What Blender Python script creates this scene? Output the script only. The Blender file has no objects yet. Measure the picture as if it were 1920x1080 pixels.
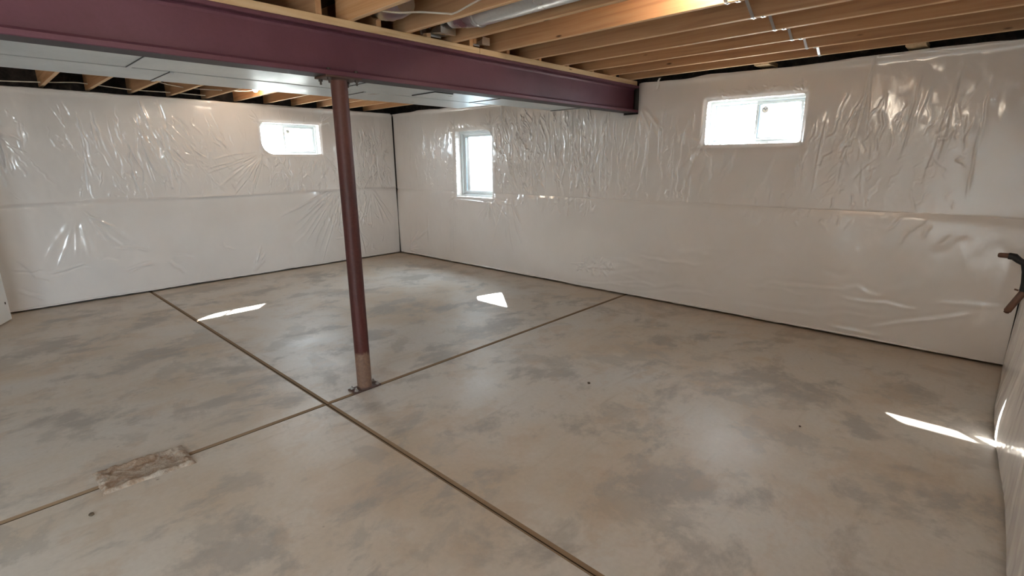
import bpy, bmesh, math, random
import numpy as np
from mathutils import Vector, Matrix, noise as mnoise

# ------------------------------------------------------------------ camera, world, sun, exposure
scene = bpy.context.scene
COL = scene.collection
F_PX, PITCH, ROLL, YAW, CAM_H = 948.74, 0.2439, 0.0091, 0.7532, 1.62
cam_data = bpy.data.cameras.new('camera')
cam = bpy.data.objects.new('camera', cam_data)
COL.objects.link(cam)
cam_data.sensor_width = 36.0
cam_data.lens = 36.0 * F_PX / 1920.0
cam_data.clip_start = 0.02
right = Vector((math.sin(YAW), -math.cos(YAW), 0))
level = Vector((math.cos(YAW), math.sin(YAW), 0))
fwd = level * math.cos(PITCH) + Vector((0, 0, -math.sin(PITCH)))
upv = level * math.sin(PITCH) + Vector((0, 0, math.cos(PITCH)))
cr, sr = math.cos(ROLL), math.sin(ROLL)
r2 = right * cr + (-upv) * sr          # image x axis after the roll
u2 = upv * cr + right * sr
rot = Matrix((r2, u2, -fwd)).transposed()
cam.matrix_world = Matrix.Translation((0, 0, CAM_H)) @ rot.to_4x4()
scene.camera = cam

vs = scene.view_settings
scene.display_settings.display_device = 'sRGB'
vs.view_transform = 'Standard'
vs.look = 'None'
vs.exposure = 1.17
vs.gamma = 1.0
vs.use_curve_mapping = False
try:
    scene.cycles.max_bounces = 10
    scene.cycles.diffuse_bounces = 6
    scene.cycles.caustics_reflective = False
    scene.cycles.caustics_refractive = False
except Exception:
    pass

world = bpy.data.worlds.new('sky')
scene.world = world
world.use_nodes = True
bg = world.node_tree.nodes['Background']
bg.inputs['Color'].default_value = (0.80, 0.91, 1.0, 1)
bg.inputs['Strength'].default_value = 18.0

sun_d = bpy.data.lights.new('sun', 'SUN')
sun_d.energy = 26.0
sun_d.angle = math.radians(0.55)
sun_d.color = (1.0, 0.97, 0.92)
sun = bpy.data.objects.new('sun', sun_d)
COL.objects.link(sun)
sun.location = (9, 11, 10)
sun.rotation_euler = Vector((-0.87, -1.00, -1.0)).to_track_quat('-Z', 'Y').to_euler()

def portal(name, loc, facing, w, h):
    l = bpy.data.lights.new(name, 'AREA')
    l.shape = 'RECTANGLE'
    l.size, l.size_y = w, h
    o = bpy.data.objects.new(name, l)
    COL.objects.link(o)
    o.location = loc
    o.rotation_euler = Vector(facing).to_track_quat('-Z', 'Z').to_euler()
    l.cycles.is_portal = True
    return o

# ------------------------------------------------------------------ dimensions (metres)
YA, XB, YC = 7.913, 5.4135, -0.30        # inner faces of the plastic on the three walls
XR = -3.6                                # rear wall, behind the camera
XJ, YJ = 1.4667, 3.149                   # floor joints
TOP = 2.44                               # top of the plastic
JZ = 2.4886                              # underside of the joists
JH = 0.235
BY = 3.183                               # centre line of the beam
WIN_A = (3.13, 4.03, 1.765, 2.215)       # along X, in the left wall
WIN_2 = (5.465, 6.285, 1.09, 2.095)      # along Y, in the right wall
WIN_3 = (1.385, 2.297, 1.775, 2.21)
PORT = dict(d=0.24)
portal('sky_portal', ((WIN_A[0] + WIN_A[1]) / 2, YA + .30, (WIN_A[2] + WIN_A[3]) / 2), (0, -1, 0), 0.9, 0.46)
portal('sky_portal', (XB + .30, (WIN_2[0] + WIN_2[1]) / 2, (WIN_2[2] + WIN_2[3]) / 2), (-1, 0, 0), 0.82, 1.0)
portal('sky_portal', (XB + .30, (WIN_3[0] + WIN_3[1]) / 2, (WIN_3[2] + WIN_3[3]) / 2), (-1, 0, 0), 0.92, 0.44)
SL = (-3.3, -1.9, 0.05, 2.1)             # added fill-light door, unseen, in the near wall behind the camera, along X
portal('sky_portal', ((SL[0] + SL[1]) / 2, YC - .32, (SL[2] + SL[3]) / 2), (0, 1, 0), 1.4, 2.05)

# ------------------------------------------------------------------ helpers
rng = np.random.default_rng(7)
random.seed(5)

def tag(o, label=None, cat=None, group=None, kind=None):
    if label: o['label'] = label
    if cat: o['category'] = cat
    if group: o['group'] = group
    if kind: o['kind'] = kind
    return o

def empty(name, loc, label=None, cat=None, group=None, kind=None):
    o = bpy.data.objects.new(name, None)
    COL.objects.link(o)
    o.location = loc
    o.empty_display_size = 0.1
    return tag(o, label, cat, group, kind)

def wloc(o):
    v = Vector((0, 0, 0))
    while o is not None:
        v += Vector(o.location); o = o.parent
    return v

class MB:
    """collects shapes given in world coordinates and builds them as one mesh"""
    def __init__(s): s.v, s.f, s.m, s.sm = [], [], [], []
    def add(s, verts, faces, mi=0, smooth=False):
        b = len(s.v)
        s.v += [tuple(p) for p in verts]
        for f in faces:
            s.f.append(tuple(i + b for i in f)); s.m.append(mi); s.sm.append(smooth)
        return s
    def box(s, x0, x1, y0, y1, z0, z1, mi=0):
        v = [(x, y, z) for x in (x0, x1) for y in (y0, y1) for z in (z0, z1)]
        return s.add(v, [(0, 1, 3, 2), (4, 6, 7, 5), (0, 4, 5, 1), (2, 3, 7, 6), (0, 2, 6, 4), (1, 5, 7, 3)], mi)
    def bbox(s, x0, x1, y0, y1, z0, z1, c=0.003, mi=0):
        """box with chamfered edges"""
        bm = bmesh.new()
        bmesh.ops.create_cube(bm, size=1)
        for v in bm.verts:
            v.co = Vector(((x0 + x1) / 2 + v.co.x * (x1 - x0), (y0 + y1) / 2 + v.co.y * (y1 - y0), (z0 + z1) / 2 + v.co.z * (z1 - z0)))
        bmesh.ops.bevel(bm, geom=bm.edges[:], offset=c, segments=1, affect='EDGES', profile=.5)
        bm.verts.index_update()
        s.add([v.co[:] for v in bm.verts], [[v.index for v in f.verts] for f in bm.faces], mi)
        bm.free()
        return s
    def prism(s, pts, p0, p1, mi=0, smooth=False):
        """extrude a closed outline: p0/p1 map (a, b) to world points"""
        n = len(pts)
        v = [p0(*q) for q in pts] + [p1(*q) for q in pts]
        s.add(v, [(i, (i + 1) % n, n + (i + 1) % n, n + i) for i in range(n)], mi, smooth)
        s.add(v, [tuple(range(n))[::-1], tuple(range(n, 2 * n))], mi, False)
        return s
    def tube(s, path, r, n=12, mi=0, caps=True, smooth=True):
        path = [Vector(p) for p in path]
        rr = r if isinstance(r, (list, tuple)) else [r] * len(path)
        rings = []
        up = Vector((0, 0, 1))
        for i, p in enumerate(path):
            t = (path[min(i + 1, len(path) - 1)] - path[max(i - 1, 0)]).normalized()
            a = up if abs(t.dot(up)) < .95 else Vector((1, 0, 0))
            e1 = t.cross(a).normalized(); e2 = t.cross(e1).normalized()
            rings.append([p + (e1 * math.cos(2 * math.pi * k / n) + e2 * math.sin(2 * math.pi * k / n)) * rr[i] for k in range(n)])
        v = [q for ring in rings for q in ring]
        f = [(i * n + k, i * n + (k + 1) % n, (i + 1) * n + (k + 1) % n, (i + 1) * n + k) for i in range(len(path) - 1) for k in range(n)]
        s.add(v, f, mi, smooth)
        if caps:
            s.add(rings[0], [tuple(range(n))[::-1]], mi); s.add(rings[-1], [tuple(range(n))], mi)
        return s
    def cyl(s, p0, p1, r, n=16, mi=0, smooth=True):
        return s.tube([p0, p1], r, n, mi, True, smooth)
    def build(s, name, mats, parent=None, origin=None, label=None, cat=None, group=None, kind=None):
        me = bpy.data.meshes.new(name)
        o = bpy.data.objects.new(name, me)
        COL.objects.link(o)
        if origin is None:
            if parent is not None: origin = wloc(parent)
            else:
                a = np.array(s.v); origin = Vector(((a[:, 0].min() + a[:, 0].max()) / 2, (a[:, 1].min() + a[:, 1].max()) / 2, a[:, 2].min()))
        og = Vector(origin)
        me.from_pydata([tuple(Vector(p) - og) for p in s.v], [], s.f)
        for m in (mats if isinstance(mats, (list, tuple)) else [mats]): me.materials.append(m)
        me.polygons.foreach_set('material_index', s.m)
        me.polygons.foreach_set('use_smooth', s.sm)
        bm = bmesh.new(); bm.from_mesh(me)
        bmesh.ops.recalc_face_normals(bm, faces=bm.faces[:])
        bm.to_mesh(me); bm.free()
        me.update()
        if parent is not None:
            o.parent = parent
            o.location = og - wloc(parent)
        else: o.location = og
        return tag(o, label, cat, group, kind)

# ------------------------------------------------------------------ materials
def mat(name, color=(.5, .5, .5), rough=.5, metal=0.0, spec=.5):
    m = bpy.data.materials.new(name)
    m.use_nodes = True
    b = m.node_tree.nodes['Principled BSDF']
    b.inputs['Base Color'].default_value = (*color, 1)
    b.inputs['Roughness'].default_value = rough
    b.inputs['Metallic'].default_value = metal
    b.inputs['Specular IOR Level'].default_value = spec
    return m

class N:
    """tiny node builder"""
    def __init__(s, m): s.t = m.node_tree; s.b = s.t.nodes['Principled BSDF']
    def new(s, typ, **kw):
        n = s.t.nodes.new(typ)
        for k, v in kw.items(): setattr(n, k, v)
        return n
    def link(s, a, b): s.t.links.new(a, b)
    def coords(s, scale=(1, 1, 1), kind='Object', rotz=0):
        c = s.new('ShaderNodeTexCoord'); mp = s.new('ShaderNodeMapping')
        mp.inputs['Scale'].default_value = scale
        mp.inputs['Rotation'].default_value = (0, 0, rotz)
        s.link(c.outputs[kind], mp.inputs['Vector'])
        return mp.outputs['Vector']
    def noise(s, vec, scale=5, detail=4, rough=.55, dist=0):
        n = s.new('ShaderNodeTexNoise')
        s.link(vec, n.inputs['Vector'])
        for k, v in (('Scale', scale), ('Detail', detail), ('Roughness', rough), ('Distortion', dist)): n.inputs[k].default_value = v
        return n.outputs['Fac']
    def ramp(s, fac, stops):
        n = s.new('ShaderNodeValToRGB')
        e = n.color_ramp.elements
        while len(e) < len(stops): e.new(.5)
        for el, (p, c) in zip(e, stops):
            el.position = p
            el.color = (*c, 1) if len(c) == 3 else c
        s.link(fac, n.inputs['Fac'])
        return n.outputs['Color']
    def mix(s, fac, a, b, mode='MIX'):
        n = s.new('ShaderNodeMix', data_type='RGBA', blend_type=mode)
        for sock, v in ((n.inputs[0], fac), (n.inputs[6], a), (n.inputs[7], b)):
            if hasattr(v, 'links') or hasattr(v, 'is_linked'): s.link(v, sock)
            elif isinstance(v, (int, float)): sock.default_value = v
            else: sock.default_value = (*v, 1)
        return n.outputs[2]
    def mrange(s, v, a, b, c, d):
        n = s.new('ShaderNodeMapRange')
        s.link(v, n.inputs['Value'])
        for k, x in (('From Min', a), ('From Max', b), ('To Min', c), ('To Max', d)): n.inputs[k].default_value = x
        return n.outputs['Result']
    def bump(s, h, strength=.2, dist=.01):
        n = s.new('ShaderNodeBump')
        n.inputs['Strength'].default_value = strength
        n.inputs['Distance'].default_value = dist
        s.link(h, n.inputs['Height'])
        s.link(n.outputs['Normal'], s.b.inputs['Normal'])
    def color(s, c): s.link(c, s.b.inputs['Base Color'])
    def rough(s, c): s.link(c, s.b.inputs['Roughness'])

def make_concrete(name='concrete_floor'):
    m = mat(name, rough=.5, spec=.45); n = N(m)
    v = n.coords(kind='Object')
    big = n.noise(v, .75, 5, .6, .3)
    mid = n.noise(n.coords((1.0, 1.35, 1), rotz=.6), 1.35, 9, .66, .25)
    fine = n.noise(v, 38, 4, .6)
    base = n.ramp(big, [(.36, (.59, .50, .395)), (.5, (.655, .61, .545)), (.64, (.66, .645, .615))])
    c = n.mix(n.mrange(mid, .525, .60, 0, .68), base, (.345, .335, .32))
    mid2 = n.noise(n.coords((1.25, 1.0, 1), rotz=2.1), 2.1, 9, .68, .35)
    c = n.mix(n.mrange(mid2, .535, .60, 0, .50), c, (.40, .385, .355))
    tan = n.noise(n.coords((1.0, 1.2, 1), rotz=4.0), 2.6, 8, .65, .3)
    c = n.mix(n.mrange(tan, .54, .62, 0, .40), c, (.56, .445, .335))
    light = n.mrange(n.noise(n.coords((1, 1, 1), rotz=1.1), 1.5, 6, .6, .2), .5, .72, 0, .5)
    c = n.mix(light, c, (.66, .61, .55))
    streak = n.noise(n.coords((.55, 5.5, 1), rotz=.25), 3.0, 5, .6, .4)
    c = n.mix(n.mrange(streak, .58, .74, 0, .28), c, (.40, .34, .27))
    c = n.mix(n.mrange(fine, .3, .7, 0, .16), c, (.34, .30, .26))
    tc = n.new('ShaderNodeTexCoord'); sx = n.new('ShaderNodeSeparateXYZ'); n.link(tc.outputs['Object'], sx.inputs[0])
    def madd(a, k, b_):
        q = n.new('ShaderNodeMath', operation='MULTIPLY_ADD'); n.link(a, q.inputs[0]); q.inputs[1].default_value = k
        n.link(b_, q.inputs[2]); return q.outputs[0]
    dust_bounce = n.mrange(madd(big, 1.6, sx.outputs['X']), XB + .15, XB + .85, 0, .60)
    dust_bounce2 = n.mrange(madd(big, 1.4, sx.outputs['Y']), YA + .0, YA + .75, 0, .55)
    c = n.mix(dust_bounce, c, (.47, .355, .24)); c = n.mix(dust_bounce2, c, (.49, .38, .265))  # tan dust by the walls, with brown bounce light put into the colour
    sp = n.new('ShaderNodeTexVoronoi'); sp.inputs['Scale'].default_value = 3.1
    n.link(v, sp.inputs['Vector'])
    c = n.mix(n.mrange(sp.outputs['Distance'], .012, .03, .6, 0), c, (.16, .12, .09))
    n.color(c)
    n.rough(n.mrange(mid, .3, .7, .34, .56))
    n.bump(n.noise(v, 9, 6, .6), .10, .01)
    return m

def make_plastic(name, seed=0.0):
    m = mat(name, (.8, .785, .765), .16, spec=.75); n = N(m)
    v = n.coords((1, 1, 1))
    n.color(n.ramp(n.noise(v, 1.6, 4, .55), [(.3, (.75, .715, .685)), (.7, (.80, .77, .745))]))
    crk = n.noise(n.coords((22, 22, 7)), 1.0, 5, .62, .8)
    crk2 = n.noise(n.coords((6, 6, 4)), 1.0, 3, .6, .4)
    mx = n.new('ShaderNodeMath', operation='ADD')
    n.link(crk, mx.inputs[0]); n.link(crk2, mx.inputs[1])
    n.bump(mx.outputs[0], .07, .008)
    n.rough(n.mrange(n.noise(v, 3, 3, .5), .3, .7, .10, .20))
    return m

def make_wood(name, a, b, c, rnd=True, axis=1, spec=.3):
    m = mat(name, a, .62, spec=spec); n = N(m)
    sc = [14, 14, 14]; sc[axis] = .55
    v = n.coords(tuple(sc))
    oi = n.new('ShaderNodeObjectInfo')
    av = n.new('ShaderNodeVectorMath', operation='ADD')
    mul = n.new('ShaderNodeVectorMath', operation='SCALE'); mul.inputs[3].default_value = 40
    cmb = n.new('ShaderNodeCombineXYZ')
    for i in range(3): n.link(oi.outputs['Random'], cmb.inputs[i])
    n.link(cmb.outputs[0], mul.inputs[0]); n.link(v, av.inputs[0]); n.link(mul.outputs[0], av.inputs[1])
    g = n.noise(av.outputs[0], 1.4, 6, .6, 1.2)
    col = n.ramp(g, [(.28, c), (.48, a), (.72, b)])
    sc2 = [2.2, 2.2, 2.2]; sc2[axis] = .35
    av3 = n.new('ShaderNodeVectorMath', operation='ADD')
    n.link(n.coords(tuple(sc2)), av3.inputs[0]); n.link(mul.outputs[0], av3.inputs[1])
    blot = n.noise(av3.outputs[0], 1.3, 3, .5)
    col = n.mix(n.mrange(blot, .45, .75, 0, .45), col, c)
    if rnd:
        col = n.mix(n.mrange(oi.outputs['Random'], 0, 1, 0, .42), col, (.42, .29, .19))
    sc3 = [9, 9, 9]; sc3[axis] = 2.6
    vo = n.new('ShaderNodeTexVoronoi'); vo.inputs['Scale'].default_value = .8
    av2 = n.new('ShaderNodeVectorMath', operation='ADD')
    n.link(n.coords(tuple(sc3)), av2.inputs[0]); n.link(mul.outputs[0], av2.inputs[1])
    n.link(av2.outputs[0], vo.inputs['Vector'])
    col = n.mix(n.mrange(vo.outputs['Distance'], .03, .075, .85, 0), col, (.07, .03, .015))
    n.color(col)
    n.bump(g, .15, .004)
    return m

def make_steel_paint(name, col, col2, rough=.5):
    m = mat(name, col, rough, spec=.4); n = N(m)
    g = n.noise(n.coords((1, 1, 1)), 2.0, 6, .6, .3)
    f = n.noise(n.coords((1, 1, 1)), 60, 3, .6)
    c = n.mix(n.mrange(g, .35, .7, 0, 1), col, col2)
    c = n.mix(n.mrange(f, .45, .8, 0, .25), c, tuple(x * .6 for x in col))
    n.color(c); n.bump(f, .06, .003)
    return m

def make_column_paint():
    m = mat('column_paint', (.10, .035, .03), .5, spec=.35); n = N(m)
    g = n.noise(n.coords((1, 1, .35)), 7.0, 6, .65, .6)
    f = n.noise(n.coords((1, 1, 1)), 55, 3, .6)
    red = n.mix(n.mrange(g, .35, .7, 0, 1), (.085, .020, .018), (.055, .020, .017))
    red = n.mix(n.mrange(f, .45, .8, 0, .35), red, (.12, .05, .04))
    tc = n.new('ShaderNodeTexCoord'); sx = n.new('ShaderNodeSeparateXYZ')
    n.link(tc.outputs['Object'], sx.inputs[0])
    ad = n.new('ShaderNodeMath', operation='MULTIPLY_ADD')
    n.link(g, ad.inputs[0]); ad.inputs[1].default_value = .12
    n.link(sx.outputs['Z'], ad.inputs[2])
    low = n.mrange(ad.outputs[0], .325, .345, 1, 0)
    c = n.mix(low, red, n.mix(n.mrange(f, .35, .7, 0, 1), (.235, .145, .10), (.17, .10, .075)))
    top = n.mrange(ad.outputs[0], 1.55, 2.3, 0, .45)
    c = n.mix(top, c, (.17, .075, .055))
    n.color(c); n.bump(f, .08, .003)
    return m

def make_galv(name, col=(.63, .70, .73), rough=.32):
    m = mat(name, col, rough, 1.0); n = N(m)
    vo = n.new('ShaderNodeTexVoronoi'); vo.inputs['Scale'].default_value = 45
    n.link(n.coords((1, 1, 1)), vo.inputs['Vector'])
    c = n.mix(n.mrange(vo.outputs['Distance'], 0, .8, 0, .3), col, tuple(x * .82 for x in col))
    n.color(c)
    n.rough(n.mrange(n.noise(n.coords((1, 1, 1)), 3, 4, .5), .3, .7, rough - .06, rough + .10))
    n.bump(n.noise(n.coords((.8, 2.5, 1)), 1.2, 2, .4), .10, .02)
    return m

def make_emit(name, col, strength):
    m = bpy.data.materials.new(name); m.use_nodes = True
    t = m.node_tree
    t.nodes.remove(t.nodes['Principled BSDF'])
    e = t.nodes.new('ShaderNodeEmission')
    e.inputs['Color'].default_value = (*col, 1); e.inputs['Strength'].default_value = strength
    t.links.new(e.outputs[0], t.nodes['Material Output'].inputs['Surface'])
    return m

def make_glass():
    m = bpy.data.materials.new('window_glass'); m.use_nodes = True
    t = m.node_tree
    t.nodes.remove(t.nodes['Principled BSDF'])
    a = t.nodes.new('ShaderNodeBsdfTransparent'); a.inputs['Color'].default_value = (.97, .98, .98, 1)
    b = t.nodes.new('ShaderNodeBsdfGlossy'); b.inputs['Roughness'].default_value = .02
    x = t.nodes.new('ShaderNodeMixShader'); x.inputs[0].default_value = .07
    t.links.new(a.outputs[0], x.inputs[1]); t.links.new(b.outputs[0], x.inputs[2])
    t.links.new(x.outputs[0], t.nodes['Material Output'].inputs['Surface'])
    return m

def make_dark_rim():
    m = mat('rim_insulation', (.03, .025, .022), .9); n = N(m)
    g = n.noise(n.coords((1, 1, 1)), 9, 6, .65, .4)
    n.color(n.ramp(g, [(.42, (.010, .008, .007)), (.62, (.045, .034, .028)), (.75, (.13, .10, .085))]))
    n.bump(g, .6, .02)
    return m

def make_patch():
    m = mat('rough_patch', (.3, .25, .2), .85); n = N(m)
    v = n.coords((1, 1, 1))
    g = n.noise(v, 8, 7, .7, .8); f = n.noise(v, 45, 4, .65)
    c = n.ramp(g, [(.32, (.20, .13, .085)), (.44, (.36, .26, .185)), (.54, (.46, .39, .32)), (.72, (.52, .46, .39))])
    n.color(n.mix(n.mrange(f, .55, .75, 0, .6), c, (.13, .09, .065)))
    n.bump(f, .7, .012)
    return m

M_CONC = make_concrete()
M_PLAS = make_plastic('plastic_sheet')
M_WOOD = make_wood('joist_wood', (.66, .36, .17), (.76, .47, .25), (.46, .23, .105))
M_EDGE = make_wood('joist_edge', (.74, .51, .30), (.80, .60, .40), (.62, .38, .20), rnd=False)  # pale bottom edges: lighter wood, with floor bounce put into the colour
M_PALE = make_wood('pale_wood', (.66, .48, .29), (.72, .56, .37), (.50, .33, .18), rnd=False, axis=0)
M_OSB = make_wood('subfloor_wood', (.20, .125, .07), (.26, .17, .10), (.12, .075, .045), rnd=False, axis=0)
M_BEAM = make_steel_paint('beam_paint', (.150, .060, .088), (.120, .042, .062))
M_COLM = make_column_paint()
M_UNDER = mat('flange_underside', (.055, .050, .064), .55, spec=.3)  # darker grey for the bottom face of the beam's lower flange
M_RUST = make_steel_paint('plate_steel', (.12, .065, .05), (.07, .045, .04), .6)
M_BOLT = mat('bolt_zinc', (.55, .53, .5), .35, 1.0)
M_BOLTD = mat('bolt_dark', (.07, .055, .05), .5, .6)
M_GALV = make_galv('galvanised_sheet')
M_GALV2 = make_galv('galvanised_pipe', (.80, .83, .85), .28)
M_SEAM = mat('duct_seam', (.05, .055, .06), .5, .3)
M_VINYL = mat('white_vinyl', (.66, .72, .74), .35)
M_GLASS = make_glass()
M_GASK = mat('grey_gasket', (.25, .32, .36), .5)
M_STICK = mat('sticker_ink', (.10, .16, .20), .7)
M_RIM = make_dark_rim()
M_WALLC = mat('foundation_concrete', (.11, .10, .09), .9)
M_JOINT = mat('joint_dirt', (.29, .205, .13), .95)
M_JOINTD = mat('joint_depth', (.11, .08, .052), .95)
M_PATCH = make_patch()
M_CABLE = mat('white_cable', (.72, .67, .58), .45)
M_COPPER = make_steel_paint('brown_pipe', (.13, .06, .038), (.19, .095, .06), .4)
M_BLACK = mat('black_fitting', (.012, .011, .011), .4)
M_DOOR = mat('door_paint', (.88, .90, .90), .35)
M_PLASTER = mat('plain_wall', (.72, .71, .69), .7)
M_WELL = mat('unseen_well_steel', (.6, .62, .63), .5, .3)
M_GROUND = mat('outside_gravel', (.42, .38, .32), .9)
M_PORC = mat('white_porcelain', (.85, .83, .78), .3)
M_BULB = make_emit('bulb_glow', (1.0, .85, .67), 200.0)
M_TAPE = mat('white_tape', (.82, .80, .77), .3)

# ------------------------------------------------------------------ floor
fl = MB().box(XR, XB + .32, YC - .30, YA + .32, -.12, -.045).build('floor', M_JOINTD, kind='structure')
tag(fl, 'bare concrete basement floor cut by two straight joints')
def slab(x0, x1, y0, y1, ex):
    """one slab with tooled (rounded, dirt-lined) edges along the joints; ex = which edges are tooled"""
    w, d, g = .017, .008, .003
    xi0, xi1 = x0 + (w + g if ex[0] else 0), x1 - (w + g if ex[1] else 0)
    yi0, yi1 = y0 + (w + g if ex[2] else 0), y1 - (w + g if ex[3] else 0)
    xo0, xo1 = x0 + (g if ex[0] else 0), x1 - (g if ex[1] else 0)
    yo0, yo1 = y0 + (g if ex[2] else 0), y1 - (g if ex[3] else 0)
    b = MB()
    top = [(xi0, yi0, 0), (xi1, yi0, 0), (xi1, yi1, 0), (xi0, yi1, 0)]
    edge = [(xo0, yo0, -d), (xo1, yo0, -d), (xo1, yo1, -d), (xo0, yo1, -d)]
    bot = [(x, y, -.045) for x, y, z in edge]
    b.add(top, [(0, 1, 2, 3)], 0)
    b.add(top + edge, [(i, (i + 1) % 4, 4 + (i + 1) % 4, 4 + i) for i in range(4)], 1)
    b.add(edge + bot, [(i, (i + 1) % 4, 4 + (i + 1) % 4, 4 + i) for i in range(4)], 2)
    b.add(bot, [(3, 2, 1, 0)], 2)
    return b
XE, YE, YS = XB + .05, YA + .05, YC - .05
for a in ((XR, XJ, YJ, YE, (0, 1, 1, 0)), (XJ, XE, YJ, YE, (1, 0, 1, 0)), (XJ, XE, YS, YJ, (1, 0, 0, 1)), (XR, XJ, YS, YJ, (0, 1, 0, 1))):
    slab(*a).build('concrete_slab', [M_CONC, M_JOINT, M_JOINTD], fl, origin=(0, 0, 0))

def rough_patch():
    x0, x1, y0, y1 = .205, .625, 3.03, 3.305
    nx, ny = 64, 40
    b = MB(); v = []
    for i in range(nx + 1):
        for j in range(ny + 1):
            s, t = i / nx, j / ny
            edge = min(s, 1 - s) * (x1 - x0), min(t, 1 - t) * (y1 - y0)
            d = min(edge)
            x = x0 + s * (x1 - x0); y = y0 + t * (y1 - y0) + .03 * (s - .5) * -1
            if i in (0, nx) or j in (0, ny):
                x += .016 * mnoise.noise((x * 14, y * 14, 3)); y += .016 * mnoise.noise((x * 14, y * 14, 9))
            h = .010 + .010 * mnoise.fractal((x * 16, y * 16, 1), 1, 2, 5) + .006 * mnoise.noise((x * 60, y * 60, 4))
            rim = math.exp(-((d - .028) / .013) ** 2) * .006
            cent = -.007 * min(1, max(0, d - .04) / .03)
            z = (h + rim + cent) * min(1, d / .02 + .12)
            z = max(.0025 + .0015 * mnoise.noise((x * 90, y * 90, 2)), z)
            if d < .002: z = -.004
            v.append((x, y, z))
    f = [(i * (ny + 1) + j, (i + 1) * (ny + 1) + j, (i + 1) * (ny + 1) + j + 1, i * (ny + 1) + j + 1) for i in range(nx) for j in range(ny)]
    b.add(v, f, 0, True)
    return b.build('concrete_patch', M_PATCH, fl, label='rough broken brown patch set in the floor joint')
rough_patch()

# ------------------------------------------------------------------ walls with openings
def wall_boxes(mp, u0, u1, v0, v1, d0, d1, holes):
    """mp(u, d, v) -> world; rectangles around the holes, thickness d0..d1"""
    us = sorted({u0, u1, *[h[0] for h in holes], *[h[1] for h in holes]})
    vs_ = sorted({v0, v1, *[h[2] for h in holes], *[h[3] for h in holes]})
    b = MB()
    for a, c in zip(us, us[1:]):
        for e, g in zip(vs_, vs_[1:]):
            mu, mv = (a + c) / 2, (e + g) / 2
            if any(h[0] < mu < h[1] and h[2] < mv < h[3] for h in holes): continue
            p, q = mp(a, d0, e), mp(c, d1, g)
            b.box(min(p[0], q[0]), max(p[0], q[0]), min(p[1], q[1]), max(p[1], q[1]), e, g)
    return b
mpA = lambda u, d, v: (u, YA + d, v)
mpB = lambda u, d, v: (XB + d, u, v)
mpC = lambda u, d, v: (u, YC - d, v)
mpR = lambda u, d, v: (XR - d, u, v)
DW = .32
def pad(h, p=.012): return (h[0] - p, h[1] + p, h[2] - p, h[3] + p)
wall_boxes(mpA, XR - .3, XB + DW, -.12, 2.46, .06, DW, [pad(WIN_A)]).build('wall_left', M_WALLC, kind='structure')
wr = wall_boxes(mpB, YC - .3, YA + .06, -.12, 2.46, .06, .205, [pad(WIN_2, .035), pad(WIN_3, .035), (BY - .1, BY + .1, 2.12, 2.46)])
wr2 = wall_boxes(mpB, YC - .3, YA + .06, -.12, 2.46, .205, DW, [pad(WIN_2), (WIN_3[0] - .012, WIN_3[1] + .30, WIN_3[2] - .012, WIN_3[3] + .012), (BY - .1, BY + .1, 2.12, 2.46)])
wr.add(wr2.v, wr2.f)
wr.build('wall_right', M_WALLC, kind='structure')
MB().box(XB + .20, XB + DW, BY - .1, BY + .1, 2.12, 2.46).build('trim_5', M_WALLC, kind='structure')
wall_boxes(mpC, XR - .3, XB + .06, -.12, 2.46, .06, .30, [SL]).build('wall_near', M_WALLC, kind='structure')
wall_boxes(mpR, YC - .06, YA + .06, -.12, 2.75, 0, .25, []).build('wall_rear', M_PLASTER, kind='structure')
wy_ = (WIN_2[0] + WIN_2[1]) / 2
# rim boards (with their dark insulation) standing on the walls, floor deck above the joists
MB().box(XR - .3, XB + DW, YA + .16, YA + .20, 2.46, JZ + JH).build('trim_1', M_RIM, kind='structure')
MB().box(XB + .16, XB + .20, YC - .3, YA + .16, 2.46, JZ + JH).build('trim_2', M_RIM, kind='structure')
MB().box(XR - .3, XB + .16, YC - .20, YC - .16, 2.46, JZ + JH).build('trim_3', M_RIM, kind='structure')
MB().box(XR - .3, XB + DW, YC - .3, YA + DW, JZ + JH + .0005, JZ + JH + .02).build('ceiling', M_OSB, kind='structure')

MB().box(XB + DW + .001, XB + DW + .15, wy_ - .75, wy_ + .75, 2.112, 2.30).build('added_sun_lintel', M_WALLC, kind='structure')  # unseen lintel added over the tall window to cut the sun patch short
# outside: ground level beside the high windows, unseen well in front of the tall one
gnd = MB()
gx, gy = XB + DW + .005, YA + DW + .005
wy = (WIN_2[0] + WIN_2[1]) / 2
gnd.box(gx, gx + 14, -.6, wy - .62, 1.35, 1.6).box(gx, gx + 14, wy + .62, gy, 1.35, 1.6)
gnd.box(gx + .95, gx + 14, wy - .62, wy + .62, 1.35, 1.6).box(gx, gx + .95, wy - .62, wy + .62, .75, .85)
gnd.box(-16, gx + 14, gy, gy + 14, 1.35, 1.6)
gnd.box(-16, gx - .1, -12, YC - .31, -.3, -.05)
gnd.build('ground', M_GROUND, kind='structure')

# ------------------------------------------------------------------ plastic sheets
def smooth_noise(nu, nv, cu, cv, r):
    g = r.normal(size=(cu + 3, cv + 3))
    a = np.linspace(0, cu, nu); b = np.linspace(0, cv, nv)
    def interp(g, t):
        i = np.minimum(t.astype(int), g.shape[0] - 3); f = t - i
        f = f * f * (3 - 2 * f)
        return g[i] * (1 - f)[:, None] + g[i + 1] * f[:, None]
    return interp(interp(g, a).T, b).T

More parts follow.
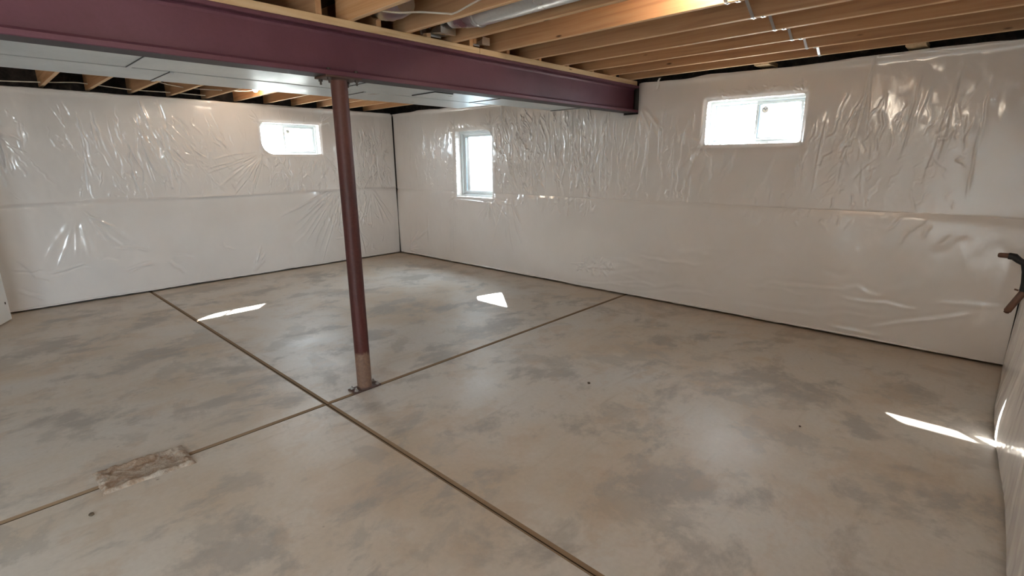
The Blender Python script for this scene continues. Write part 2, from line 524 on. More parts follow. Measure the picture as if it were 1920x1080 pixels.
def draw_stroke(H, us, vs_, pts, sig, amp, kind=0):
    pts = np.array(pts, float)
    m = sig * 4.5
    i0, i1 = np.searchsorted(us, [pts[:, 0].min() - m, pts[:, 0].max() + m])
    j0, j1 = np.searchsorted(vs_, [pts[:, 1].min() - m, pts[:, 1].max() + m])
    if i1 <= i0 or j1 <= j0: return
    U, V = np.meshgrid(us[i0:i1], vs_[j0:j1], indexing='ij')
    best = np.full(U.shape, 1e9); side = np.zeros(U.shape); tt = np.zeros(U.shape)
    n = len(pts) - 1
    for k in range(n):
        ax, ay = pts[k]; dx, dy = pts[k + 1] - pts[k]
        L2 = dx * dx + dy * dy + 1e-12
        t = np.clip(((U - ax) * dx + (V - ay) * dy) / L2, 0, 1)
        ex, ey = U - ax - t * dx, V - ay - t * dy
        d = np.sqrt(ex * ex + ey * ey)
        w = d < best
        best[w] = d[w]; side[w] = (np.sign(dx * ey - dy * ex))[w]; tt[w] = ((k + t) / n)[w]
    taper = np.clip(np.minimum(tt, 1 - tt) / .28, 0, 1); taper = taper * taper * (3 - 2 * taper)
    if kind == 0:      # sharp ridge with a shallow trough on one side
        prof = np.exp(-(best / sig) ** 1.5) - .55 * np.exp(-((best - 2.0 * sig) / (1.1 * sig)) ** 2) * (side > 0)
    elif kind == 1:    # step: one side lifted
        prof = np.where(side > 0, np.exp(-(best / (3.2 * sig)) ** 2), np.exp(-(best / (.7 * sig)) ** 2))
    else:              # soft fold
        prof = np.exp(-(best / (1.6 * sig)) ** 2)
    H[i0:i1, j0:j1] += amp * taper * prof

def wiggle(p0, p1, r, jit=.012, n=6, bow=0.0):
    p0, p1 = np.array(p0, float), np.array(p1, float)
    d = p1 - p0; L = np.hypot(*d) + 1e-9; nn = np.array([-d[1], d[0]]) / L
    out = []
    for k in range(n + 1):
        t = k / n
        o = r.normal() * jit * (0.3 if k in (0, n) else 1) + bow * L * math.sin(math.pi * t)
        out.append(p0 + d * t + nn * o)
    return out

def field(r, n, ur, vr, ang, spread, lr, sr_, ar, jit=.010, kinds=(0, 0, 1), bow=.0):
    """n random creases; ang = lean from the vertical (rad), positive: going down moves to +u"""
    out = []
    for _ in range(n):
        u = r.uniform(*ur); v = r.uniform(*vr); L = r.uniform(*lr); a = r.normal(ang, spread)
        du, dv = math.sin(a) * L / 2, math.cos(a) * L / 2
        out.append((wiggle((u - du, v + dv), (u + du, v - dv), r, jit, 5, r.normal() * bow), r.uniform(*sr_), r.uniform(*ar) * (1 if r.random() < .72 else -1), kinds[r.integers(len(kinds))]))
    return out

def fan(r, n, c, a0, a1, l0, l1, sr_, ar, start=.03, jit=.006, kinds=(0, 2)):
    """tension folds running out of point c; angles measured from straight down, positive towards +u"""
    out = []
    for k in range(n):
        a = a0 + (a1 - a0) * (k + r.uniform(.1, .9)) / n
        L = r.uniform(l0, l1); d = np.array([math.sin(a), -math.cos(a)])
        p0 = np.array(c) + d * start * r.uniform(.4, 1.8) ; p1 = np.array(c) + d * L
        out.append((wiggle(p0, p1, r, jit, 4, r.normal() * .02), r.uniform(*sr_), r.uniform(*ar), kinds[r.integers(len(kinds))]))
    return out

def round_edge(b, r):
    """arc offsets for a rounded opening: position along the edge -> (along, inward)"""
    th = math.pi / 4 + (b / r) * math.pi / 4
    return r - r * math.cos(th) , r - r * math.sin(th)

def thin(sts, k): return [(p_, max(.0045, a * k), b * .8, c) for p_, a, b, c in sts]
def gain(sts, k): return [(p_, a, b * k, c) for p_, a, b, c in sts]

def sheet(name, parent, mp, u0, u1, v0, v1, step, holes, strokes, r, billow=.012, base=None, radii=None, reveal=.125, label=None, edge_noise=0.0):
    nu, nv = int((u1 - u0) / step) + 1, int((v1 - v0) / step) + 1
    us, vs_ = np.linspace(u0, u1, nu), np.linspace(v0, v1, nv)
    hidx = []
    for h in holes:
        ia, ib = [int(np.argmin(abs(us - x))) for x in h[:2]]
        ja, jb = [int(np.argmin(abs(vs_ - x))) for x in h[2:]]
        hidx.append((ia, ib, ja, jb))
        us[ia], us[ib] = h[0] if ia > 0 else us[ia], h[1] if ib < nu - 1 else us[ib]
        if ja > 0: vs_[ja] = h[2]
        if jb < nv - 1: vs_[jb] = h[3]
    H = billow * .6 * smooth_noise(nu, nv, max(2, int((u1 - u0) / .55)), max(2, int((v1 - v0) / .5)), r)
    H += billow * .10 * smooth_noise(nu, nv, max(2, int((u1 - u0) / .16)), max(2, int((v1 - v0) / .25)), r)
    H += .0008 * smooth_noise(nu, nv, max(2, int((u1 - u0) / .05)), max(2, int((v1 - v0) / .09)), r)
    for st in strokes: draw_stroke(H, us, vs_, *st)
    ends = np.clip(np.minimum(us - u0, u1 - us) / .12, 0, 1)
    H *= (.15 + .85 * ends * ends * (3 - 2 * ends))[:, None]
    U, V = np.meshgrid(us, vs_, indexing='ij')
    if base is not None: H += base(U, V)
    # draw the sheet back to the wall at the rim of every opening
    for h in holes:
        du = np.maximum(np.maximum(h[0] - U, U - h[1]), 0); dv = np.maximum(np.maximum(h[2] - V, V - h[3]), 0)
        d = np.sqrt(du * du + dv * dv)
        H *= 1 - .65 * np.exp(-(d / .05) ** 2)
        H -= .016 * np.exp(-(d / .022) ** 2)
    mask = np.ones((nu - 1, nv - 1), bool)
    for ia, ib, ja, jb in hidx: mask[ia:ib, ja:jb] = False
    if edge_noise:
        V[:, -1] += edge_noise * smooth_noise(nu, 3, int((u1 - u0) / .25), 2, r)[:, 0]
    loops = []
    for hi, (ia, ib, ja, jb) in enumerate(hidx):
        rad = (radii[hi] if radii else (.02,) * 4)    # lower-left, lower-right, upper-right, upper-left (in u, v)
        h = holes[hi]
        for ci, (cu, cv, su, sv) in enumerate(((h[0], h[2], 1, 1), (h[1], h[2], -1, 1), (h[1], h[3], -1, -1), (h[0], h[3], 1, -1))):
            q = rad[ci]
            if q <= 0: continue
            ii = ia if su > 0 else ib; jj = ja if sv > 0 else jb
            for i in range(ia, ib + 1):
                d = abs(us[i] - cu)
                if d < q:
                    al, inn = round_edge(d, q)
                    if d == 0: al, inn = q * (1 - .7071), q * (1 - .7071)
                    U[i, jj] = cu + su * al; V[i, jj] = cv + sv * inn
            for j in range(ja, jb + 1):
                d = abs(vs_[j] - cv)
                if 0 < d < q:
                    al, inn = round_edge(d, q)
                    V[ii, j] = cv + sv * al; U[ii, j] = cu + su * inn
        lp = [(i, ja) for i in range(ia, ib)] + [(ib, j) for j in range(ja, jb)] + [(i, jb) for i in range(ib, ia, -1)] + [(ia, j) for j in range(jb, ja, -1)]
        loops.append((lp, h))
    if mp is mpA: P = np.stack([U, YA - H, V], -1)
    elif mp is mpB: P = np.stack([XB - H, U, V], -1)
    else: P = np.stack([U, YC + H, V], -1)
    verts = P.reshape(-1, 3)
    idx = np.arange(nu * nv).reshape(nu, nv)
    q = np.stack([idx[:-1, :-1], idx[1:, :-1], idx[1:, 1:], idx[:-1, 1:]], -1)[mask]
    extra_v, extra_f = [], []
    nb = len(verts)
    if reveal:
        for lp, h in loops:
            if h[3] > v1 - .01: continue
            prev = [int(idx[a]) for a in lp]
            cu, cv = (h[0] + h[1]) / 2, (h[2] + h[3]) / 2
            pu = np.array([U[a] for a in lp]); pv = np.array([V[a] for a in lp])
            depth0 = np.array([-H[a] for a in lp])
            sq_u = np.array([us[a[0]] for a in lp]); sq_v = np.array([vs_[a[1]] for a in lp])
            wob = r.normal(size=len(lp)) * .0035
            for k, fr in enumerate((.12, .35, .65, 1.0)):
                uu = pu + (sq_u - pu) * fr ; vv = pv + (sq_v - pv) * fr
                ins = .006 * math.sin(math.pi * fr) + wob * (1 - fr) * 1.5
                nrm_u = np.sign(cu - sq_u) * (abs(cu - sq_u) / (h[1] - h[0]) > abs(cv - sq_v) / (h[3] - h[2]))
                nrm_v = np.sign(cv - sq_v) * (abs(cv - sq_v) / (h[3] - h[2]) >= abs(cu - sq_u) / (h[1] - h[0]))
                uu = uu + nrm_u * ins; vv = vv + nrm_v * ins
                dd = depth0 + (reveal - depth0) * fr
                cur = []
                for a_, b_, c_ in zip(uu, dd, vv):
                    cur.append(nb + len(extra_v)); extra_v.append(mp(a_, b_, c_))
                m_ = len(lp)
                for k2 in range(m_): extra_f.append((prev[k2], prev[(k2 + 1) % m_], cur[(k2 + 1) % m_], cur[k2]))
                prev = cur
    if extra_v:
        verts = np.concatenate([verts, np.array(extra_v)]); q = np.concatenate([q, np.array(extra_f)])
    me = bpy.data.meshes.new(name)
    og = np.array(wloc(parent))
    me.vertices.add(len(verts)); me.vertices.foreach_set('co', (verts - og).astype(np.float32).ravel())
    me.loops.add(q.size); me.loops.foreach_set('vertex_index', q.astype(np.int32).ravel())
    me.polygons.add(len(q)); me.polygons.foreach_set('loop_start', np.arange(0, q.size, 4, dtype=np.int32))
    me.polygons.foreach_set('use_smooth', np.ones(len(q), bool))
    me.materials.append(M_PLAS)
    me.update(calc_edges=True); me.validate()
    o = bpy.data.objects.new(name, me); COL.objects.link(o); o.parent = parent
    return tag(o, label)

def hem(mp, u0, u1, parent, r, z=.030, off=.012, rad=.011):
    """the rolled lower edge of the plastic, a little wavy, clear of the floor"""
    n = int((u1 - u0) / .06)
    path = []
    for k in range(n + 1):
        u = u0 + (u1 - u0) * k / n
        path.append(mp(u, -(off + .006 * mnoise.noise((u * 2.1, 5, z)) + .003 * mnoise.noise((u * 9, 1, 2))), z + .008 * mnoise.noise((u * 1.7, 3, 8)) + .003 * mnoise.noise((u * 8, 3, 1))))
    return MB().tube(path, [rad * (.8 + .4 * random.random()) for _ in path], 8).build('hem', M_PLAS, parent)

SEAM_A, SEAM_B = 1.212, 1.165
# ---- left wall
ra = np.random.default_rng(11)
S = []
S += field(ra, 14, (.25, 1.3), (1.35, 2.2), .05, .06, (.25, .7), (.006, .010), (.004, .007), .006)
S += field(ra, 30, (1.2, 2.0), (1.4, 2.25), .10, .12, (.25, .7), (.006, .012), (.004, .009), .008)
S += field(ra, 46, (1.7, 2.9), (1.35, 2.15), .55, .25, (.12, .5), (.006, .012), (.003, .008), .009)
S += field(ra, 26, (1.5, 2.4), (1.3, 2.1), .35, .25, (.1, .3), (.005, .009), (.003, .006), .008)
S += fan(ra, 13, (3.13, 1.80), -1.45, -.25, .35, .95, (.007, .012), (.006, .011), .05)
S += field(ra, 34, (3.1, 4.3), (1.28, 1.70), .0, .30, (.10, .38), (.006, .010), (.005, .010), .014)
S += fan(ra, 10, (4.03, 1.78), -.35, .8, .2, .55, (.006, .010), (.006, .010), .05)
S += fan(ra, 7, (4.03, 2.2), 2.0, 2.9, .12, .3, (.005, .008), (.005, .009), .03)
S += fan(ra, 5, (3.13, 2.2), -2.6, -1.7, .1, .25, (.005, .008), (.004, .007), .03)
S += field(ra, 110, (4.4, 5.25), (1.28, 2.1), .05, .22, (.10, .42), (.006, .010), (.007, .013), .012)
S += field(ra, 10, (3.0, 5.3), (2.2, 2.42), .1, .3, (.06, .16), (.005, .008), (.003, .005), .006)
S += field(ra, 130, (.3, 2.9), (1.3, 2.25), .25, .25, (.06, .3), (.006, .008), (.002, .005), .008)
S += field(ra, 70, (3.0, 5.25), (1.26, 1.9), .0, .3, (.05, .2), (.006, .008), (.003, .006), .008)
S += field(ra, 40, (.3, 5.2), (1.22, 1.32), .15, .4, (.05, .16), (.005, .008), (.003, .006), .006)
L = []
L += fan(ra, 26, (4.35, 1.30), -1.25, .35, .5, 1.5, (.008, .014), (.005, .010), .14, .012)
L += field(ra, 36, (3.9, 4.75), (.65, 1.18), -.25, .25, (.12, .4), (.006, .010), (.005, .010), .012)
L += fan(ra, 9, (4.85, 1.20), -.5, .9, .3, .8, (.007, .012), (.006, .010), .08)
L += field(ra, 20, (4.2, 5.2), (.15, .9), .2, .5, (.08, .3), (.006, .010), (.004, .008), .010)
L += fan(ra, 9, (.9, 1.15), -.6, 1.0, .4, .9, (.010, .020), (.003, .006), .1)
L += field(ra, 10, (.3, 2.6), (.12, .6), 1.2, .35, (.2, .5), (.010, .018), (.004, .007), .012)
L += fan(ra, 5, (2.75, .05), 2.2, 2.9, .25, .5, (.008, .012), (.006, .010), .04)
S = gain(thin(S, .78), 1.7)
vbA = empty('vapor_barrier', (2.5, YA, 0), 'clear plastic sheeting over white insulation on the left wall, with one small window', 'plastic sheeting')
sheet('upper_sheet', vbA, mpA, -.6, XB - .035, SEAM_A - .02, TOP + .01, .0065, [WIN_A], S, ra, .013,
      base=lambda U, V: .012 + .010 * np.exp(-((V - SEAM_A + .02) / .016) ** 2) + .012 * np.exp(-((V - TOP) / .03) ** 2) - .05 * np.exp(-((XB - U) / .05) ** 2) * 0,
      radii=[(.17, .03, .025, .07)], edge_noise=.006)
sheet('lower_sheet', vbA, mpA, -.6, XB - .035, .022, SEAM_A + .03, .0085, [], gain(L, 1.7), ra, .016,
      base=lambda U, V: .010 + .012 * np.sin(np.pi * np.clip(V / SEAM_A, 0, 1)) - .016 * np.exp(-((V - SEAM_A - .03) / .05) ** 2))
hem(mpA, -.5, XB - .07, vbA, ra)
hem(mpA, -.5, XB - .07, vbA, ra, z=TOP + .008, off=.020, rad=.012)

# ---- right wall (u = Y; larger u lies to the left in the photograph)
rb = np.random.default_rng(23)
S = []
S += field(rb, 60, (6.3, 7.1), (1.3, 2.1), -.05, .35, (.06, .25), (.006, .009), (.003, .007), .012)
S += field(rb, 16, (7.0, 7.7), (1.4, 2.2), .0, .15, (.15, .5), (.006, .010), (.002, .004), .006)
S += field(rb, 80, (3.7, 5.45), (1.25, 2.30), -.22, .22, (.12, .6), (.006, .010), (.004, .008), .012)
S += field(rb, 60, (4.7, 5.40), (1.25, 2.25), -.40, .30, (.05, .25), (.005, .009), (.004, .008), .010)
S += field(rb, 26, (2.9, 5.3), (1.5, 2.0), .03, .05, (.5, 1.1), (.006, .009), (.005, .008), .006)
S += field(rb, 220, (3.4, 5.42), (1.2, 2.3), -.12, .22, (.08, .35), (.006, .009), (.003, .007), .008)
S += field(rb, 70, (2.3, 3.6), (1.2, 2.1), .03, .18, (.08, .35), (.006, .009), (.002, .005), .008)
S += field(rb, 24, (2.45, 3.5), (1.3, 2.0), .03, .10, (.25, .8), (.005, .009), (.003, .006), .006)
S = gain(thin(S, .72), 1.75)
S += field(rb, 90, (.2, 1.35), (1.25, 2.1), .25, .30, (.06, .35), (.005, .008), (.0012, .0034), .012)
S += field(rb, 12, (.1, 1.3), (1.4, 2.2), .08, .06, (.4, .9), (.006, .010), (.003, .006), .006)
S += field(rb, 26, (1.2, 2.5), (1.2, 1.7), .15, .25, (.15, .5), (.008, .014), (.003, .006), .008)
S += fan(rb, 10, (1.385, 2.21), 1.9, 3.4, .06, .16, (.004, .007), (.004, .008), .02)
S += fan(rb, 10, (2.297, 1.78), -1.2, 2.2, .06, .16, (.004, .007), (.004, .007), .02)
S += fan(rb, 12, (6.285, 2.095), 1.5, 3.6, .08, .2, (.004, .007), (.004, .008), .02)
S += fan(rb, 12, (5.465, 2.095), 2.4, 4.4, .08, .3, (.005, .008), (.005, .009), .02)
S += field(rb, 40, (1.4, 2.25), (2.24, 2.30), -.9, .3, (.05, .12), (.004, .007), (.004, .007), .004)
S += field(rb, 40, (5.45, 6.3), (2.12, 2.17), -.3, .5, (.04, .1), (.004, .006), (.003, .006), .004)
S += fan(rb, 8, (3.06, 2.25), -.9, .1, .2, .5, (.008, .014), (.006, .012), .04)
S += field(rb, 40, (0, 7.6), (1.2, 1.28), -.1, .4, (.05, .14), (.005, .008), (.003, .006), .006)
L = []
L += fan(rb, 16, (5.465, 1.10), -1.6, .8, .12, .5, (.006, .010), (.006, .011), .03)
L += fan(rb, 12, (5.1, 1.18), -.6, .5, .4, 1.05, (.010, .016), (.005, .009), .06)
L += fan(rb, 8, (6.285, 1.10), -.3, 1.4, .1, .35, (.005, .009), (.005, .008), .03)
L += field(rb, 44, (3.6, 5.0), (1.00, 1.15), .05, .3, (.06, .22), (.005, .009), (.004, .008), .008)
L += field(rb, 24, (3.30, 3.85), (.22, .42), .0, .6, (.05, .2), (.005, .008), (.005, .009), .012)
L += field(rb, 8, (3.4, 3.9), (.25, .36), 1.45, .2, (.15, .3), (.005, .008), (.004, .008), .008)
L += field(rb, 22, (-.2, 3.6), (.08, .50), 1.45, .15, (.4, 1.1), (.012, .022), (.002, .005), .014, (2, 0))
L += field(rb, 14, (-.2, 2.6), (.5, 1.1), 1.0, .4, (.25, .6), (.018, .03), (.002, .004), .012, (2,))
L += field(rb, 26, (.9, 1.9), (1.02, 1.15), .2, .3, (.06, .16), (.006, .010), (.004, .007), .006)
L += field(rb, 5, (.2, .6), (.95, 1.08), .5, .15, (.1, .2), (.005, .008), (.006, .009), .004)
L += fan(rb, 6, (7.7, .08), -2.4, -1.5, .3, .9, (.010, .016), (.005, .009), .05)
L += field(rb, 8, (5.5, 7.6), (.2, .9), .1, .1, (.4, .8), (.008, .014), (.002, .004), .006)
vbB = empty('vapor_barrier', (XB, 3.8, 0), 'clear plastic sheeting over white insulation on the long right wall with two windows', 'plastic sheeting')
NOTCH = (BY - .095, BY + .095, 2.135, 2.46)
# the tall window reaches below the seam: the upper sheet and the lower one each leave their share of the opening
W2U = WIN_2
sheet('upper_sheet', vbB, mpB, YC + .02, YA - .02, WIN_2[2] - .035, TOP + .012, .0065, [WIN_2, WIN_3, NOTCH], S, rb, .015,
      base=lambda U, V: .010 + .010 * np.exp(-((V - SEAM_B) / .016) ** 2) * 0 + .014 * np.exp(-((V - TOP) / .03) ** 2)
      - .050 / (1 + np.exp((V - SEAM_B + .003) / .004)) * (1 / (1 + np.exp((np.abs(U - wy) - .50) / -.02))),
      radii=[(.03, .03, .03, .15), (.03, .03, .03, .03), (.0, .0, .0, .0)], edge_noise=.007)
sheet('lower_sheet', vbB, mpB, YC + .02, YA - .02, .022, SEAM_B + .03, .009, [(WIN_2[0] - .0, WIN_2[1] + .0, WIN_2[2] - .0, SEAM_B + .06)], L, rb, .017,
      base=lambda U, V: .010 + .014 * np.sin(np.pi * np.clip(V / SEAM_B, 0, 1)) - .016 * np.exp(-((V - SEAM_B - .03) / .05) ** 2),
      radii=[(.02, .02, .0, .0)], reveal=0)
hem(mpB, YC + .07, YA - .05, vbB, rb)

# ---- near wall at the right edge of the picture
rc = np.random.default_rng(31)
S = field(rc, 24, (.6, 5.3), (.1, 2.2), .2, .5, (.2, .7), (.016, .026), (.002, .004), .012)
L = field(rc, 24, (1.4, 5.2), (.05, 1.2), .2, .6, (.2, .6), (.016, .026), (.002, .004), .012)
vbC = empty('vapor_barrier', (1.0, YC, 0), 'clear plastic sheeting on the near wall at the right edge of the view', 'plastic sheeting')
sheet('upper_sheet', vbC, mpC, SL[1] + .05, XB - .03, 1.17, TOP + .01, .022, [], S, rc, .007, base=lambda U, V: .012)
sheet('lower_sheet', vbC, mpC, SL[1] + .05, XB - .03, .02, 1.20, .016, [], L, rc, .008,
      base=lambda U, V: .012 + .05 * np.exp(-((V - .0) / .35) ** 2) * np.exp(-((U - 4.2) / .9) ** 2))

# ------------------------------------------------------------------ windows
def bar(b, mp, u0, u1, d0, d1, v0, v1, mi=0, c=.004):
    p, q = mp(u0, d0, v0), mp(u1, d1, v1)
    b.bbox(min(p[0], q[0]), max(p[0], q[0]), min(p[1], q[1]), max(p[1], q[1]), v0, v1, c, mi)
def frame(b, mp, h, w, d0, d1, mi=0):
    bar(b, mp, h[0], h[1], d0, d1, h[2], h[2] + w, mi); bar(b, mp, h[0], h[1], d0, d1, h[3] - w, h[3], mi)
    bar(b, mp, h[0], h[0] + w, d0, d1, h[2] + w - .002, h[3] - w + .002, mi); bar(b, mp, h[1] - w, h[1], d0, d1, h[2] + w - .002, h[3] - w + .002, mi)
def inset(h, w): return (h[0] + w, h[1] - w, h[2] + w, h[3] - w)
def sticker(mp, u, v, d, rad, parent, flip):
    b = MB()
    ring = [mp(u + rad * math.cos(t), d, v + rad * math.sin(t)) for t in [i * math.pi / 12 for i in range(25)]]
    disc = [(rad * 1.12 * math.cos(t), rad * 1.12 * math.sin(t)) for t in [i * math.pi / 16 for i in range(32)]]
    b.prism(disc, lambda a, c: mp(u + a, d, v + c), lambda a, c: mp(u + a, d - .0006, v + c), 1)
    b.tube([Vector(p_) for p_ in ring], .0026, 6, caps=False)
    sw = [mp(u + flip * rad * x, d, v + rad * y) for x, y in ((-.7, .25), (-.35, .5), (-.1, .1), (.1, -.25), (.35, .2), (.62, .55))]
    b.tube(sw, .0038, 6)
    return b.build('sticker', [M_STICK, M_PORC], parent, label='small round sticker with a tick-like swoosh')
def slider(name, mp, hole, label, flip, mull):
    h = (hole[0] - .006, hole[1] + .006, hole[2] - .006, hole[3] + .006)
    o = empty(name, mp((h[0] + h[1]) / 2, .15, h[2]), label, None, None, 'structure')
    b = MB(); frame(b, mp, h, .034, .118, .20); frame(b, mp, inset(h, .030), .012, .135, .19); b.build('window_frame', M_VINYL, o)
    i = inset(h, .040)
    lo, hi = (i[0], mull + .022), (mull - .022, i[1])
    fixed, slide = ((hi, lo) if flip < 0 else (lo, hi))     # fixed pane left, sliding sash right in the picture
    b = MB(); frame(b, mp, (slide[0], slide[1], i[2], i[3]), .024, .132, .150)
    s = b.build('sash', M_VINYL, o)
    g = MB(); frame(g, mp, inset((slide[0], slide[1], i[2], i[3]), .0235), .004, .136, .147); g.build('gasket', M_GASK, s)
    q = inset((slide[0], slide[1], i[2], i[3]), .022)
    p = MB(); p.box(*[x for a in zip(mp(q[0], .140, q[2]), mp(q[1], .144, q[3])) for x in sorted(a)]); p.build('pane', M_GLASS, s)
    b = MB(); frame(b, mp, (fixed[0], fixed[1], i[2], i[3]), .018, .160, .182)
    s2 = b.build('fixed_sash', M_VINYL, o)
    q2 = inset((fixed[0], fixed[1], i[2], i[3]), .016)
    p = MB(); p.box(*[x for a in zip(mp(q2[0], .169, q2[2]), mp(q2[1], .173, q2[3])) for x in sorted(a)]); p.build('pane', M_GLASS, s2)
    b = MB(); bar(b, mp, mull - .012, mull + .012, .1505, .1595, i[2] + .003, i[3] - .003, c=.001); b.build('mullion', M_VINYL, o)
    su = q[0] + .06 if flip > 0 else q[1] - .06
    sticker(mp, su, q[3] - .055, .1385, .028, s, flip)
    return o
slider('window_1', mpA, WIN_A, 'small white sliding window high in the left wall', 1, 3.526)
slider('window_3', mpB, WIN_3, 'wide white sliding window high in the right wall, right of the beam', -1, 1.823)
h = (WIN_2[0] - .006, WIN_2[1] + .006, WIN_2[2] - .006, WIN_2[3] + .006)
w2 = empty('window_2', mpB(wy, .15, h[2]), 'tall single-pane white window in the right wall near the far corner', None, None, 'structure')
b = MB(); frame(b, mpB, h, .045, .118, .20); frame(b, mpB, inset(h, .040), .016, .135, .19); b.build('window_frame', M_VINYL, w2)
b = MB(); frame(b, mpB, inset(h, .058), .038, .145, .178); sh = b.build('sash', M_VINYL, w2)
g = MB(); frame(g, mpB, inset(h, .0955), .004, .150, .172); g.build('gasket', M_GASK, sh)
q = inset(h, .094)
p = MB(); p.box(XB + .160, XB + .164, q[0], q[1], q[2], q[3]); p.build('pane', M_GLASS, sh)
# unseen corrugated well outside the tall window, rim height shaped to the sun patch
well = MB()
nseg, rows = 28, 24
ring = []
for j in range(rows + 1):
    z = .86 + j * (2.00 - .86) / rows
    rr = .60 + .012 * math.sin(j * math.pi / 1.5)
    ring.append([(XB + DW + .004 + 1.5 * rr * math.sin(math.pi * k / nseg), wy - rr * math.cos(math.pi * k / nseg), z) for k in range(nseg + 1)])
v = [p_ for r_ in ring for p_ in r_]
well.add(v, [(j * (nseg + 1) + k, j * (nseg + 1) + k + 1, (j + 1) * (nseg + 1) + k + 1, (j + 1) * (nseg + 1) + k) for j in range(rows) for k in range(nseg)], 0, True)
well.build('unseen_window_well', M_WELL, kind='structure')
# unseen glazed door behind the camera, added to let in fill light
sd = empty('fill_door', ((SL[0] + SL[1]) / 2, YC - .12, SL[2]), 'added unseen glazed sliding door in the near wall behind the viewpoint', None, None, 'structure')
b = MB(); frame(b, mpC, SL, .06, .06, .16); bar(b, mpC, (SL[0] + SL[1]) / 2 - .035, (SL[0] + SL[1]) / 2 + .035, .07, .15, SL[2] + .05, SL[3] - .05); b.build('fill_door_frame', M_VINYL, sd)
p = MB(); p.box(SL[0] + .05, SL[1] - .05, YC - .115, YC - .110, SL[2] + .05, SL[3] - .05); p.build('pane', M_GLASS, sd)  # pane of the added fill door

# ------------------------------------------------------------------ steel beam, its plate, the column
bz0, bz1 = 2.155, 2.443
bx0, bx1 = XR + .02, XB + .05
beam = empty('steel_beam', (1.0, BY, bz0), 'plum red steel I-beam crossing the room under the joists', 'beam')
MB().box(bx0, bx1, BY - .005, BY + .005, bz0 + .028, bz1 - .022).build('web', M_BEAM, beam)
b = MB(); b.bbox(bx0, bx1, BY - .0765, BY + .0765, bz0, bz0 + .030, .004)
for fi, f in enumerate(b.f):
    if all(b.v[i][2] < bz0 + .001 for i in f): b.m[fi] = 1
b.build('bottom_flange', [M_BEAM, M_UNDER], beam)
b = MB(); b.bbox(bx0, bx1, BY - .0765, BY + .0765, bz1 - .024, bz1 - .0005, .004); b.build('top_flange', M_BEAM, beam)
for s_ in (-1, 1):
    b = MB()
    b.prism([(0, 0), (.018, 0), (.005, .006), (0, .02)], lambda a, c: (bx0, BY + s_ * (.005 + a), bz0 + .030 + c), lambda a, c: (bx1, BY + s_ * (.005 + a), bz0 + .030 + c))
    b.prism([(0, 0), (.018, 0), (.005, -.006), (0, -.02)], lambda a, c: (bx0, BY + s_ * (.005 + a), bz1 - .024 + c), lambda a, c: (bx1, BY + s_ * (.005 + a), bz1 - .024 + c))
    b.build('fillet', M_BEAM, beam)
# plate: two lengths of board on the beam
b = MB(); b.bbox(bx0, 2.97, BY - .0765, BY + .0765, bz1, JZ - .0008, .003); b.build('beam_plate', M_PALE, label='pale wooden board lying on the steel beam, left length with dark stains', cat='board')
b = MB(); b.bbox(2.974, bx1 - .06, BY - .0765, BY + .0765, bz1, JZ - .0008, .003); b.build('beam_plate', M_PALE, label='pale wooden board lying on the steel beam, right length up to the right wall', cat='board')

cx_, cy_ = 1.785, BY
col = empty('steel_column', (cx_, cy_, 0), 'round rust red steel column carrying the beam, bolted to the floor', 'column')
MB().tube([(cx_, cy_, .012), (cx_, cy_, .3), (cx_, cy_, 1.2), (cx_, cy_, bz0 - .012)], .0525, 36).build('pipe', M_COLM, col, origin=(cx_, cy_, 0))
b = MB(); b.bbox(cx_ - .112, cx_ + .108, cy_ - .052, cy_ + .048, 0.0005, .012, .002); b.build('base_plate', M_RUST, col)
b = MB(); b.bbox(cx_ - .125, cx_ + .125, cy_ - .0765, cy_ + .0765, bz0 - .0125, bz0 - .0004, .002); b.build('cap_plate', M_RUST, col)
b = MB(); b.tube([(cx_, cy_, .0115), (cx_, cy_, .02)], [.060, .0535], 36); b.tube([(cx_, cy_, bz0 - .021), (cx_, cy_, bz0 - .012)], [.0535, .059], 36); b.build('weld', M_RUST, col)
for dx in (-.088, .088):
    for dy in (-.030, .030):
        b = MB(); b.cyl((cx_ + dx, cy_ - .002 + dy, .012), (cx_ + dx, cy_ - .002 + dy, .016), .014, 14)
        b.cyl((cx_ + dx, cy_ - .002 + dy, .015), (cx_ + dx, cy_ - .002 + dy, .025), .0105, 6, smooth=False); b.cyl((cx_ + dx, cy_ - .002 + dy, .02), (cx_ + dx, cy_ - .002 + dy, .036), .0055, 10)
        b.build('anchor_bolt', M_BOLT, col)
for dx in (-.095, .095):
    for dy in (-.056, .056):
        b = MB(); x, y = cx_ + dx, cy_ + dy
        b.cyl((x, y, bz0 + .030), (x, y, bz0 + .042), .012, 6, smooth=False)
        b.cyl((x, y, bz0 - .026), (x, y, bz0 - .0125), .0125, 6, smooth=False)
        b.cyl((x, y, bz0 - .046), (x, y, bz0 - .02), .0065, 10)
        b.build('bolt', M_BOLTD, col)

